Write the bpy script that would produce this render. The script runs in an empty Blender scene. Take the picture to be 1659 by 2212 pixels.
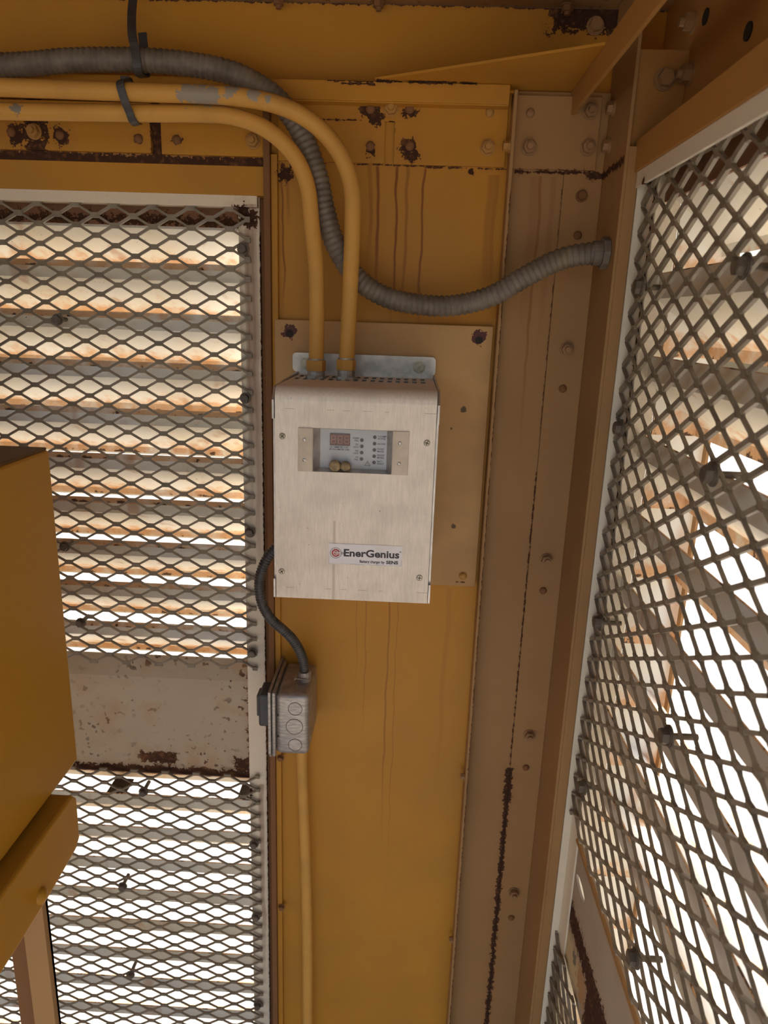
import bpy, bmesh, math, random
from mathutils import Vector, Matrix
random.seed(7)
SC = bpy.context.scene
COL = SC.collection

# ------------------------------------------------------------------ camera
FPX, W, H = 1534.0, 1659.0, 2212.0
cam = bpy.data.cameras.new('camera')
cam.sensor_fit = 'HORIZONTAL'; cam.sensor_width = 36.0; cam.lens = 36.0 * FPX / W
cam.clip_start = 0.01; cam.clip_end = 200
cam.dof.use_dof = True; cam.dof.focus_distance = 0.84; cam.dof.aperture_fstop = 11.0
camo = bpy.data.objects.new('camera', cam); COL.objects.link(camo)
dn = Vector((-188, 5631, 1534)).normalized()           # world -Z in (right, down, forward)
yv = Vector((55.5, -416, 1534)); yv = (yv - dn * yv.dot(dn)).normalized()
zv = -dn; xv = yv.cross(zv)
M = Matrix((xv, yv, zv))                               # rows: world axes in camera space
r, d_, f_ = M.col[0], M.col[1], M.col[2]
camo.matrix_world = Matrix(((r[0], -d_[0], -f_[0], 0), (r[1], -d_[1], -f_[1], 0), (r[2], -d_[2], -f_[2], 1.65), (0, 0, 0, 1)))
SC.camera = camo

# ------------------------------------------------------------------ sky, sun, exposure
wd = bpy.data.worlds.new('sky'); SC.world = wd; wd.use_nodes = True
wn = wd.node_tree.nodes; wl = wd.node_tree.links
sky = wn.new('ShaderNodeTexSky'); sky.sky_type = 'NISHITA'; sky.sun_disc = False
sky.sun_elevation = math.radians(58); sky.sun_rotation = math.radians(46)
sky.air_density = 1.2; sky.dust_density = 4.0; sky.ozone_density = 1.0
wl.new(sky.outputs[0], wn['Background'].inputs[0]); wn['Background'].inputs[1].default_value = 0.24
sun = bpy.data.lights.new('sun', 'SUN'); sun.energy = 6.4; sun.angle = math.radians(0.6); sun.color = (1.0, 0.93, 0.82)
so = bpy.data.objects.new('sun', sun); COL.objects.link(so)
so.rotation_euler = Vector((-0.42, -0.40, -1.0)).to_track_quat('-Z', 'Y').to_euler()
so.location = (4, 4, 8)
SC.view_settings.view_transform = 'Standard'; SC.view_settings.look = 'None'
SC.view_settings.exposure = 0.35; SC.view_settings.gamma = 1.0; SC.view_settings.use_curve_mapping = False

# ------------------------------------------------------------------ materials
class NT:
    def __init__(s, name):
        s.mat = bpy.data.materials.new(name); s.mat.use_nodes = True
        s.t = s.mat.node_tree; s.n = s.t.nodes; s.b = s.n['Principled BSDF']
        s.pos = s.n.new('ShaderNodeNewGeometry').outputs['Position']
    def put(s, sock, v):
        if isinstance(v, bpy.types.NodeSocket): s.t.links.new(v, sock)
        else: sock.default_value = v
    def m(s, op, a, b=0.0, c=0.0, clamp=False):
        n = s.n.new('ShaderNodeMath'); n.operation = op; n.use_clamp = clamp
        s.put(n.inputs[0], a); s.put(n.inputs[1], b); s.put(n.inputs[2], c); return n.outputs[0]
    def v(s, op, a, b=(0, 0, 0)):
        n = s.n.new('ShaderNodeVectorMath'); n.operation = op
        s.put(n.inputs[0], a); s.put(n.inputs[1], b)
        return n.outputs['Value'] if op in ('DISTANCE', 'LENGTH', 'DOT_PRODUCT') else n.outputs[0]
    def noise(s, scale, detail=3.0, rough=0.55, stretch=(1, 1, 1)):
        n = s.n.new('ShaderNodeTexNoise'); n.inputs['Scale'].default_value = scale
        n.inputs['Detail'].default_value = detail; n.inputs['Roughness'].default_value = rough
        s.put(n.inputs['Vector'], s.v('MULTIPLY', s.pos, stretch)); return n.outputs[0]
    def mix(s, f, a, b, blend='MIX'):
        n = s.n.new('ShaderNodeMix'); n.data_type = 'RGBA'; n.blend_type = blend
        s.put(n.inputs[0], f)
        for i, c in ((6, a), (7, b)):
            s.put(n.inputs[i], c if isinstance(c, bpy.types.NodeSocket) else (*c[:3], 1.0))
        return n.outputs[2]
    def ramp(s, x, lo, hi):
        n = s.n.new('ShaderNodeMapRange'); n.interpolation_type = 'SMOOTHSTEP'
        s.put(n.inputs[0], x); n.inputs[1].default_value = lo; n.inputs[2].default_value = hi
        return n.outputs[0]
    def sep(s, v):
        n = s.n.new('ShaderNodeSeparateXYZ'); s.put(n.inputs[0], v); return n.outputs
    def bump(s, h, strength=0.2, dist=0.001):
        n = s.n.new('ShaderNodeBump'); n.inputs['Strength'].default_value = strength
        n.inputs['Distance'].default_value = dist; s.put(n.inputs['Height'], h)
        s.t.links.new(n.outputs[0], s.b.inputs['Normal'])
    def done(s, col, rough, metal=0.0):
        s.put(s.b.inputs['Base Color'], col if isinstance(col, bpy.types.NodeSocket) else (*col, 1))
        s.put(s.b.inputs['Roughness'], rough); s.put(s.b.inputs['Metallic'], metal)
        return s.mat

RUST_D, RUST_O = (0.060, 0.026, 0.014), (0.30, 0.115, 0.035)

def paint(name, base, rough=0.5, blobs=(), boxes=(), drips=(), patches=(), fleck=0.0, dust=0.18, grain=12.0, wear=None):
    """weathered paint; blobs (x,y,z,r) and boxes (cx,cy,cz,hx,hy,hz,ragged) of rust, drips (x,ztop,zbot,halfwidth,strength), patches (x,y,z,r,colour)"""
    t = NT(name)
    n1 = t.noise(grain, 4); n2 = t.noise(140, 3); n3 = t.noise(420, 2)
    dull = tuple(0.55 * c + 0.45 * g for c, g in zip(base, (0.24, 0.13, 0.05)))
    col = t.mix(t.m('MULTIPLY', t.ramp(n1, 0.38, 0.75), dust * 2.2), base, dull)
    col = t.mix(t.m('MULTIPLY', t.ramp(n3, 0.62, 0.75), 0.12), col, (0.10, 0.06, 0.03))
    rustc = t.mix(t.ramp(n2, 0.42, 0.62), RUST_D, RUST_O)
    rustdark = t.mix(t.ramp(n2, 0.52, 0.75), RUST_D, (0.16, 0.065, 0.025))
    sx, sy, sz = t.sep(t.pos)
    edge = t.m('MULTIPLY', t.m('SUBTRACT', t.m('ADD', t.m('MULTIPLY', n2, 0.7), t.m('MULTIPLY', n3, 0.3)), 0.5), 1.0)
    if patches:
        for (x, y, z, rr, c) in patches:
            dd = t.v('DISTANCE', t.pos, (x, y, z))
            k = t.m('SUBTRACT', rr, t.m('SUBTRACT', dd, t.m('MULTIPLY', edge, rr * 3.5)))
            col = t.mix(t.ramp(k, -0.0006, 0.0006), col, c)
    if drips:
        wob = t.m('MULTIPLY', t.m('SUBTRACT', t.noise(14, 2, 0.5, (1.6, 0, 1)), 0.5), 0.012)
        wx = t.m('ADD', sx, wob)
        for (x, zt, zb, hw, st) in drips:
            a = t.m('ABSOLUTE', t.m('SUBTRACT', wx, x))
            k = t.m('SUBTRACT', 1.0, t.ramp(a, hw * 0.35, hw * 1.3))
            k = t.m('MULTIPLY', k, t.ramp(sz, zb, zb + (zt - zb) * 0.55))
            k = t.m('MULTIPLY', k, t.m('LESS_THAN', sz, zt))
            col = t.mix(t.m('MULTIPLY', k, st), col, (0.22, 0.068, 0.014))
    k = None
    for (x, y, z, rr) in blobs:
        dd = t.v('DISTANCE', t.pos, (x, y, z))
        q = t.m('SUBTRACT', t.m('ADD', 0.0, t.m('MULTIPLY', edge, 3.2)), t.m('SUBTRACT', t.m('DIVIDE', dd, rr), 1.0))
        k = q if k is None else t.m('MAXIMUM', k, q)
    for (x, y, z, hx, hy, hz, rg) in boxes:
        e = t.v('SUBTRACT', t.v('ABSOLUTE', t.v('SUBTRACT', t.pos, (x, y, z))), (hx, hy, hz))
        a, b, c = t.sep(e)
        dd = t.m('MAXIMUM', t.m('MAXIMUM', a, b), c)
        q = t.m('SUBTRACT', t.m('MULTIPLY', edge, 3.2), t.m('DIVIDE', dd, rg))
        k = q if k is None else t.m('MAXIMUM', k, q)
    ro = rough
    if k is not None:
        halo = t.ramp(k, -1.6, 0.2)
        col = t.mix(t.m('MULTIPLY', halo, 0.45), col, t.mix(0.45, base, RUST_O))
        kk = t.ramp(k, -0.05, 0.12)
        col = t.mix(kk, col, rustdark)
        ro = t.m('ADD', rough, t.m('MULTIPLY', kk, 0.95 - rough))
    if fleck > 0:
        fl = t.ramp(t.noise(95, 2, 0.5), 0.72 - fleck, 0.74 - fleck)
        lar = t.ramp(t.noise(9, 2), 0.4, 0.62)
        col = t.mix(t.m('MULTIPLY', fl, lar), col, RUST_D)
        col = t.mix(t.m('MULTIPLY', t.m('MULTIPLY', lar, t.ramp(t.noise(30, 3), 0.4, 0.7)), 0.45), col, (0.42, 0.2, 0.08))
    t.bump(t.m('ADD', n3, t.m('MULTIPLY', n1, 2.0)), 0.10, 0.0006)
    t.b.inputs['Specular IOR Level'].default_value = 0.22
    return t.done(col, ro)

YEL = (0.52, 0.235, 0.026)
YELB = (0.50, 0.235, 0.055)
TAN = (0.38, 0.21, 0.082)
CREAM = (0.80, 0.675, 0.505)
LOUV = (0.90, 0.86, 0.76)

def plain(name, col, rough=0.6, metal=0.0, var=0.25, scale=60, stretch=(1, 1, 1), bump=0.0, mott=None):
    t = NT(name)
    n = t.noise(scale, 4, 0.55, stretch)
    c = t.mix(t.ramp(n, 0.3, 0.7), tuple(x * (1 - var) for x in col), tuple(min(1, x * (1 + var)) for x in col))
    if mott:
        c = t.mix(t.m('MULTIPLY', t.ramp(t.noise(mott[1], 4), 0.5, 0.72), mott[2]), c, mott[0])
    if bump: t.bump(n, bump, 0.0006)
    return t.done(c, rough, metal)

def louver_mat(name, zlist_period, z0, heavy):
    """cream louvre paint, orange rust gathering along the lower edge of every blade"""
    t = NT(name)
    sx, sy, sz = t.sep(t.pos)
    n = t.noise(55, 5, 0.6); nb = t.noise(260, 3); nl = t.noise(7, 3)
    col = t.mix(t.ramp(nl, 0.35, 0.7), LOUV, (0.88, 0.79, 0.60))
    ph = t.m('DIVIDE', t.m('FRACT', t.m('DIVIDE', t.m('SUBTRACT', sz, z0), zlist_period)), 1.0)
    low = t.m('SUBTRACT', 1.0, t.ramp(ph, 0.02, 0.52))
    o = t.m('ADD', t.m('MULTIPLY', low, 0.62), t.m('MULTIPLY', t.m('SUBTRACT', n, 0.5), 1.5))
    o = t.m('ADD', o, t.m('MULTIPLY', t.m('SUBTRACT', nl, 0.5), heavy))
    col = t.mix(t.m('MULTIPLY', t.ramp(o, 0.14, 0.72), 0.85), col, (0.74, 0.38, 0.14))
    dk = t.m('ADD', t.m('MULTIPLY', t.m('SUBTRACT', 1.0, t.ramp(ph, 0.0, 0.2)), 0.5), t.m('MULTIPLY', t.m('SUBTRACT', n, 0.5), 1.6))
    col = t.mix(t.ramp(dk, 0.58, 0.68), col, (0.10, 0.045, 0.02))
    col = t.mix(t.m('MULTIPLY', t.ramp(nb, 0.70, 0.74), t.ramp(nl, 0.42, 0.6)), col, (0.09, 0.045, 0.02))
    run = t.ramp(t.noise(26, 2, 0.5, (1, 1, 0.12)), 0.62, 0.74)
    col = t.mix(t.m('MULTIPLY', run, 0.55), col, (0.52, 0.23, 0.07))
    t.bump(n, 0.1, 0.0005)
    return t.done(col, 0.6)

# ------------------------------------------------------------------ geometry helpers
def link(o, parent=None):
    COL.objects.link(o)
    if parent is not None:
        o.parent = parent; o.matrix_parent_inverse = parent.matrix_world.inverted()
    return o

def mesh_obj(name, verts, faces, mats, parent=None, smooth=False, bevel=0.0, mi=None, seg=2):
    me = bpy.data.meshes.new(name)
    me.from_pydata([tuple(v) for v in verts], [], faces); me.update()
    for m_ in (mats if isinstance(mats, (list, tuple)) else [mats]): me.materials.append(m_)
    if mi: me.polygons.foreach_set('material_index', mi)
    bm = bmesh.new(); bm.from_mesh(me)
    if bevel:
        bmesh.ops.remove_doubles(bm, verts=bm.verts, dist=1e-6)
    bmesh.ops.recalc_face_normals(bm, faces=bm.faces)
    if bevel:
        bmesh.ops.bevel(bm, geom=[e for e in bm.edges if len(e.link_faces) == 2 and e.calc_face_angle(0) > 0.5], offset=bevel, segments=seg, affect='EDGES', profile=0.5, clamp_overlap=True)
    bm.to_mesh(me); bm.free()
    if smooth: me.polygons.foreach_set('use_smooth', [True] * len(me.polygons))
    o = bpy.data.objects.new(name, me)
    return link(o, parent)

def empty(name, loc, label, cat, group=None, kind=None):
    o = bpy.data.objects.new(name, None); o.empty_display_size = 0.05; COL.objects.link(o)
    o.location = loc; o.matrix_world = Matrix.Translation(loc)
    return tag(o, label, cat, group, kind)

def tag(o, label, cat, group=None, kind=None):
    if label: o['label'] = label
    if cat: o['category'] = cat
    if group: o['group'] = group
    if kind: o['kind'] = kind
    return o

class MB:
    def __init__(s): s.v = []; s.f = []; s.mi = []
    def add(s, vs, fs, m=0):
        b = len(s.v); s.v += [tuple(v) for v in vs]; s.f += [[b + i for i in f] for f in fs]; s.mi += [m] * len(fs); return s
    def box(s, x0, x1, y0, y1, z0, z1, m=0):
        vs = [(x, y, z) for x in (x0, x1) for y in (y0, y1) for z in (z0, z1)]
        return s.add(vs, [[0, 1, 3, 2], [4, 6, 7, 5], [0, 4, 5, 1], [2, 3, 7, 6], [0, 2, 6, 4], [1, 5, 7, 3]], m)
    def prism(s, poly, off, m=0):
        n = len(poly); off = Vector(off)
        vs = [Vector(p) for p in poly] + [Vector(p) + off for p in poly]
        fs = [list(range(n)), list(range(2 * n - 1, n - 1, -1))] + [[i, (i + 1) % n, n + (i + 1) % n, n + i] for i in range(n)]
        return s.add(vs, fs, m)
    def cyl(s, c, axis, r, h, n=16, m=0, r2=None, rot=0.0):
        axis = Vector(axis).normalized(); c = Vector(c)
        u = axis.orthogonal().normalized() if abs(axis.z) > .9 else axis.cross(Vector((0, 0, 1))).normalized()
        w = axis.cross(u); r2 = r if r2 is None else r2
        a = [rot + 2 * math.pi * i / n for i in range(n)]
        vs = [c + (u * math.cos(q) + w * math.sin(q)) * r for q in a] + [c + axis * h + (u * math.cos(q) + w * math.sin(q)) * r2 for q in a]
        fs = [list(range(n - 1, -1, -1)), list(range(n, 2 * n))] + [[i, (i + 1) % n, n + (i + 1) % n, n + i] for i in range(n)]
        return s.add(vs, fs, m)
    def dome(s, c, axis, r, h, n=14, rings=4, m=0):
        axis = Vector(axis).normalized(); c = Vector(c)
        u = axis.cross(Vector((0, 0, 1))).normalized() if abs(axis.z) < .9 else Vector((1, 0, 0)); w = axis.cross(u)
        vs = []; fs = []
        for j in range(rings):
            q = j / rings * math.pi / 2
            for i in range(n):
                a = 2 * math.pi * i / n
                vs.append(c + (u * math.cos(a) + w * math.sin(a)) * r * math.cos(q) + axis * h * math.sin(q))
        vs.append(c + axis * h)
        for j in range(rings - 1):
            for i in range(n): fs.append([j * n + i, j * n + (i + 1) % n, (j + 1) * n + (i + 1) % n, (j + 1) * n + i])
        for i in range(n): fs.append([(rings - 1) * n + i, (rings - 1) * n + (i + 1) % n, rings * n])
        return s.add(vs, fs, m)
    def obj(s, name, mats, parent=None, smooth=False, bevel=0.0, seg=2):
        return mesh_obj(name, s.v, s.f, mats, parent, smooth, bevel, None if bevel else s.mi, seg)

def box(name, x0, x1, y0, y1, z0, z1, m, parent=None, bevel=0.0008):
    return MB().box(x0, x1, y0, y1, z0, z1).obj(name, m, parent, bevel=bevel)

def autosmooth(o, ang=40):
    me = o.data
    bm = bmesh.new(); bm.from_mesh(me)
    for f in bm.faces: f.smooth = True
    for e in bm.edges:
        e.smooth = len(e.link_faces) == 2 and e.calc_face_angle(0) < math.radians(ang)
    bm.to_mesh(me); bm.free(); return o

def smoothpath(pts, step):
    P = [Vector(p) for p in pts]; P = [P[0] * 2 - P[1]] + P + [P[-1] * 2 - P[-2]]
    out = []
    for i in range(1, len(P) - 2):
        p0, p1, p2, p3 = P[i - 1:i + 3]
        n = max(2, int((p2 - p1).length / step))
        for j in range(n):
            t = j / n
            out.append(0.5 * ((2 * p1) + (p2 - p0) * t + (2 * p0 - 5 * p1 + 4 * p2 - p3) * t * t + (3 * p1 - p0 - 3 * p2 + p3) * t ** 3))
    out.append(P[-2]); return out

def resample(path, step):
    L = [0.0]
    for a, b in zip(path, path[1:]): L.append(L[-1] + (b - a).length)
    n = max(2, int(L[-1] / step)); out = []; k = 0
    for i in range(n + 1):
        s = L[-1] * i / n
        while k < len(L) - 2 and L[k + 1] < s: k += 1
        t = (s - L[k]) / max(1e-9, L[k + 1] - L[k]); out.append(path[k].lerp(path[k + 1], t))
    return out

def tube(name, pts, r, m, parent=None, n=16, step=0.008, ridge=None, smooth=True):
    """swept tube; ridge = (pitch, depth) corrugates it"""
    path = smoothpath(pts, step) if len(pts) > 2 else [Vector(p) for p in pts]
    if ridge: path = resample(path, ridge[0] / 4)
    vs = []; fs = []; up = Vector((0.05, 1, 0.1)).normalized()
    for i, p in enumerate(path):
        t = (path[min(i + 1, len(path) - 1)] - path[max(i - 1, 0)]).normalized()
        u = t.cross(up).normalized(); w = t.cross(u)
        rr = r
        if ridge: rr = r - ridge[1] * (1.0, 0.35, 0.0, 0.35)[i % 4] 
        for j in range(n):
            a = 2 * math.pi * j / n; vs.append(p + (u * math.cos(a) + w * math.sin(a)) * rr)
    for i in range(len(path) - 1):
        for j in range(n): fs.append([i * n + j, i * n + (j + 1) % n, (i + 1) * n + (j + 1) % n, (i + 1) * n + j])
    fs.append(list(range(n))); fs.append(list(range(len(vs) - n, len(vs))))
    return mesh_obj(name, vs, fs, m, parent, smooth)

def strap(name, pts, wdir, w, th, m, parent=None):
    """flat band along pts, wide along wdir"""
    path = smoothpath(pts, 0.003); wd_ = Vector(wdir).normalized(); vs = []; fs = []
    for i, p in enumerate(path):
        t = (path[min(i + 1, len(path) - 1)] - path[max(i - 1, 0)]).normalized(); nn = t.cross(wd_).normalized()
        for a, b in ((-1, -1), (1, -1), (1, 1), (-1, 1)): vs.append(p + wd_ * (a * w / 2) + nn * (b * th / 2))
    for i in range(len(path) - 1):
        for j in range(4): fs.append([i * 4 + j, i * 4 + (j + 1) % 4, i * 4 + 4 + (j + 1) % 4, i * 4 + 4 + j])
    fs += [[0, 1, 2, 3], [len(vs) - 4, len(vs) - 3, len(vs) - 2, len(vs) - 1]]
    return mesh_obj(name, vs, fs, m, parent)

# shared fastener meshes, head pointing along -Y, base at the origin
def fmesh(kind, mats):
    b = MB()
    if kind == 'nut':       # washer, hex nut, threaded stud
        b.cyl((0, 0, 0), (0, -1, 0), 0.0098, 0.0014, 22); b.cyl((0, -0.0014, 0), (0, -1, 0), 0.0080, 0.0068, 6, rot=0.3)
        b.cyl((0, -0.0082, 0), (0, -1, 0), 0.0068, 0.0006, 16); b.cyl((0, -0.0085, 0), (0, -1, 0), 0.0044, 0.0045, 14, r2=0.0038)
    elif kind == 'hex':     # washer stack and hex head
        b.cyl((0, 0, 0), (0, -1, 0), 0.0100, 0.0015, 22); b.cyl((0, -0.0015, 0), (0, -1, 0), 0.0088, 0.0012, 20)
        b.cyl((0, -0.0027, 0), (0, -1, 0), 0.0078, 0.0058, 6, r2=0.0074, rot=0.2); b.cyl((0, -0.0085, 0), (0, -1, 0), 0.0060, 0.0005, 16)
    elif kind == 'small':   # flanged hex screw
        b.cyl((0, 0, 0), (0, -1, 0), 0.0078, 0.0014, 20); b.cyl((0, -0.0014, 0), (0, -1, 0), 0.0060, 0.0060, 6, r2=0.0056, rot=0.4)
        b.cyl((0, -0.0074, 0), (0, -1, 0), 0.0042, 0.0005, 14)
    elif kind == 'rivet':
        b.cyl((0, 0, 0), (0, -1, 0), 0.0058, 0.0008, 18); b.dome((0, -0.0008, 0), (0, -1, 0), 0.0054, 0.0034)
    elif kind == 'phillips':
        b.cyl((0, 0, 0), (0, -1, 0), 0.0034, 0.0007, 20); b.cyl((0, -0.0007, 0), (0, -1, 0), 0.0034, 0.0005, 20, r2=0.0026)
        b.box(-0.0022, 0.0022, -0.00135, -0.0011, -0.0005, 0.0005, 1); b.box(-0.0005, 0.0005, -0.00136, -0.0011, -0.0022, 0.0022, 1)
    me = bpy.data.meshes.new('bolt_' + kind)
    me.from_pydata(b.v, [], b.f)
    for q in mats: me.materials.append(q)
    me.polygons.foreach_set('material_index', b.mi); me.update()
    bm = bmesh.new(); bm.from_mesh(me); bmesh.ops.recalc_face_normals(bm, faces=bm.faces); bm.to_mesh(me); bm.free()
    return me

FM = {}
def bolt(kind, m, loc, parent, axis='-Y', scale=1.0, name='bolt', spin=0.0):
    key = (kind, tuple(q.name for q in (m if isinstance(m, list) else [m])))
    if key not in FM: FM[key] = fmesh(kind, m if isinstance(m, list) else [m])
    o = bpy.data.objects.new(name, FM[key])
    R = Matrix.Rotation(spin, 4, 'Y')
    if axis == '-X': R = Matrix.Rotation(-math.pi / 2, 4, 'Z') @ R
    if axis == '+Z': R = Matrix.Rotation(-math.pi / 2, 4, 'X') @ R
    if axis == '-Z': R = Matrix.Rotation(math.pi / 2, 4, 'X') @ R
    o.matrix_world = Matrix.Translation(loc) @ R @ Matrix.Scale(scale, 4)
    COL.objects.link(o)
    mw = o.matrix_world.copy(); o.parent = parent; o.matrix_parent_inverse = parent.matrix_world.inverted(); 
    return o

def text(name, s, x, z, y, size, m, parent, align='LEFT', bold=0.0, sx=1.0, tilt=0.0):
    cu = bpy.data.curves.new('lettering', 'FONT'); cu.body = s; cu.size = size; cu.align_x = align; cu.align_y = 'CENTER'
    cu.offset = bold; cu.extrude = 0.00003; cu.resolution_u = 3
    o = bpy.data.objects.new('t', cu); COL.objects.link(o)
    dg = bpy.context.evaluated_depsgraph_get(); me = bpy.data.meshes.new_from_object(o.evaluated_get(dg))
    bpy.data.objects.remove(o); bpy.data.curves.remove(cu)
    me.transform(Matrix.Translation((x, y, z)) @ Matrix.Rotation(math.pi / 2, 4, 'X') @ Matrix.Diagonal((sx, 1, 1, 1)))
    me.materials.clear(); me.materials.append(m)
    return link(bpy.data.objects.new(name, me), parent)

# ------------------------------------------------------------------ material set
Z_DRIP = 1.828
m_panel = paint('yellow_panel_paint', YEL, 0.45, dust=0.22, grain=7,
    blobs=[(-0.157, .93, 1.815, .010), (-0.145, .93, 1.828, .008), (0.066, .93, 1.823, .004)],
    boxes=[(-0.03, .93, 1.8275, .085, .02, .0006, .003), (0.06, .93, 1.8265, .05, .02, .0006, .003)],
    drips=[(-.160, 1.81, 1.63, .0014, .8), (-.153, 1.81, 1.75, .0022, .45), (-.044, 1.828, 1.66, .0022, .9), (-.0535, 1.828, 1.70, .003, .4),
           (-.022, 1.828, 1.62, .0018, .95), (-.0095, 1.828, 1.62, .0022, .55), (.0105, 1.828, 1.62, .0018, .9), (.0905, 1.82, 1.66, .0045, .35), (.097, 1.82, 1.66, .003, .4),
           (-.012, 1.33, .80, .0014, .55), (-.0005, 1.30, .70, .0010, .35), (-.045, 1.32, 1.0, .0012, .35), (-.058, 1.32, 1.1, .001, .3), (.07, 1.29, .95, .004, .18)])
m_post = paint('corner_post_paint', TAN, 0.55, dust=0.3, grain=5,
    boxes=[(.176, .93, 1.16, .0006, .02, .30, .0026), (.176, .93, 1.65, .0002, .02, .16, .0014), (.176, .93, .98, .006, .02, .03, .007), (.176, .93, .70, .004, .02, .3, .006), (.16, .93, 1.8245, .042, .02, .0015, .004), (.215, .9, 1.822, .012, .06, .004, .008), (.113, .92, 1.0, .0012, .03, .8, .0022)],
    drips=[(.1506, 1.82, 1.45, .0022, .5), (.143, 1.82, 1.6, .006, .2), (.165, 1.82, 1.6, .004, .25)])
m_header = paint('header_paint', YEL, 0.5, dust=0.25, grain=6,
    boxes=[(-.02, .91, 1.9105, .085, .006, .0012, .003), (-.3, .944, 2.0, .8, .02, .001, .004), (-.07, .905, 1.9075, .02, .006, .0012, .0025), (.2, .95, 1.995, .05, .03, .02, .02)])
m_splice = paint('splice_paint', YEL, 0.5, dust=0.2, grain=9,
    blobs=[(-.056, .925, 1.886, .011), (-.050, .925, 1.878, .010), (-.0099, .925, 1.885, .009), (-.055, .925, 1.842, .007), (-.0083, .925, 1.845, .010), (-.004, .925, 1.838, .008), (-.4577, .925, 1.852, .018), (-.48, .925, 1.848, .012), (-.427, .925, 1.848, .010), (-.332, .925, 1.8476, .005), (-.286, .925, 1.8477, .006), (-.457, .925, 1.865, .012), (-.457, .925, 1.835, .014)],
    boxes=[(-.312, .93, 1.85, .0055, .01, .02, .003), (-.030, .93, 1.868, .004, .01, .006, .003), (-.09, .925, 1.874, .025, .01, .0008, .003)])
m_lintel = paint('rusted_lintel_paint', (0.24, 0.12, 0.07), 0.8, dust=0.5, grain=40, boxes=[(-.6, .953, 1.76, .6, .02, .006, .02)])
m_rustband = paint('rusted_seam_paint', (0.40, 0.19, 0.06), 0.7, dust=0.3,
    boxes=[(-.45, .93, 1.8245, .40, .03, .0085, .010), (-.25, .93, 1.824, .075, .03, .009, .012), (-.312, .93, 1.86, .007, .03, .05, .006), (-.457, .93, 1.86, .012, .03, .05, .01)])
m_beam = paint('side_beam_paint', (0.46, 0.225, 0.06), 0.5, dust=0.3, grain=6,
    boxes=[(.28, .69, 1.94, .02, .0015, .06, .002)])
m_plate = paint('backing_plate_paint', (0.56, 0.32, 0.12), 0.42, dust=0.42, grain=9,
    patches=[(-.1511, .922, 1.630, .0085, (0.11, 0.035, 0.026)), (.0881, .922, 1.632, .0085, (0.11, 0.035, 0.026)), (.074, .922, 1.54, .0035, (.12, .07, .035)), (.07, .922, 1.383, .003, (.14, .08, .04)), (.060, .922, 1.515, .002, (.15, .09, .05))],
    boxes=[(.084, .92, 1.3035, .006, .01, .0006, .002)])
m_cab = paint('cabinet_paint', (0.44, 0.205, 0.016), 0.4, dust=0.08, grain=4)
m_cab2 = paint('cabinet_lid_and_gap_shade', (0.13, 0.065, 0.022), 0.6, dust=0.4, grain=14)  # dark brown lid; also colours in the shadow gap under the cabinet
m_cond = paint('conduit_paint', (0.62, 0.32, 0.07), 0.45, dust=0.2, grain=20,
    patches=[(-.245, .84, 1.8745, .012, (.31, .26, .20)), (-.233, .84, 1.873, .012, (.31, .26, .20)), (-.222, .843, 1.8755, .009, (.31, .26, .20)), (-.20, .843, 1.879, .008, (.31, .26, .20)), (-.176, .843, 1.876, .007, (.31, .26, .20)), (-.16, .843, 1.872, .005, (.31, .26, .20)), (-.44, .852, 1.858, .0065, (.22, .19, .15)), (-.098, .853, 1.70, .003, (.3, .27, .22)), (-.10, .853, 1.64, .002, (.3, .27, .22))])
m_cream = paint('cream_paint', CREAM, 0.5, dust=0.04, grain=8,
    blobs=[(-.205, .94, 1.765, .012), (-.212, .94, 1.774, .010)], boxes=[(-.1915, .95, 1.0, .0004, .02, .75, .0016), (-.218, .945, .93, .004, .02, .012, .006)],  # long thin box paints the shadow band along the stile edge
    drips=[(-.203, 1.78, 1.35, .006, .55), (-.197, 1.78, 1.2, .004, .4), (-.2, .95, .5, .004, .5), (-.208, 1.76, 1.3, .003, .4)])
m_creamfleck = paint('speckled_cream_paint', (0.46, 0.365, 0.25), 0.5, dust=0.10, fleck=0.105,
    boxes=[(-.45, .955, .960, .6, .05, .010, .010), (-.36, .945, .985, .028, .05, .010, .012), (-.23, .945, .98, .012, .05, .012, .012), (-.218, .95, 1.07, .002, .04, .1, .008)])
m_cream2 = paint('side_cream_paint', (0.80, 0.71, 0.55), 0.5, dust=0.05,
    boxes=[(.255, .81, 1.6, .02, .003, .2, .006)])
m_mid2 = paint('burnt_midrail_paint', (0.44, 0.36, 0.27), 0.7, dust=0.3,
    boxes=[(.25, .76, .880, .05, .12, .018, .014), (.25, .66, .85, .05, .04, .05, .012)],
    patches=[(.2515, .775, .825, .030, (0.58, 0.46, 0.26)), (.2515, .745, .835, .026, (0.58, 0.46, 0.26)), (.2515, .72, .84, .022, (.45, .26, .12)), (.2515, .76, .843, .009, (.20, .17, .13))])
m_mesh = plain('dark_mesh_paint', (0.24, 0.19, 0.13), 0.5, 0.0, 0.2, 40)
m_louvA = louver_mat('louver_paint', .0632, 1.1335, 0.9)
m_louvAl = louver_mat('lower_louver_paint', .0614, .4165, 1.3)
m_louvB = louver_mat('side_louver_paint', .0850, 1.6195, -0.2)
m_alu = None
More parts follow.
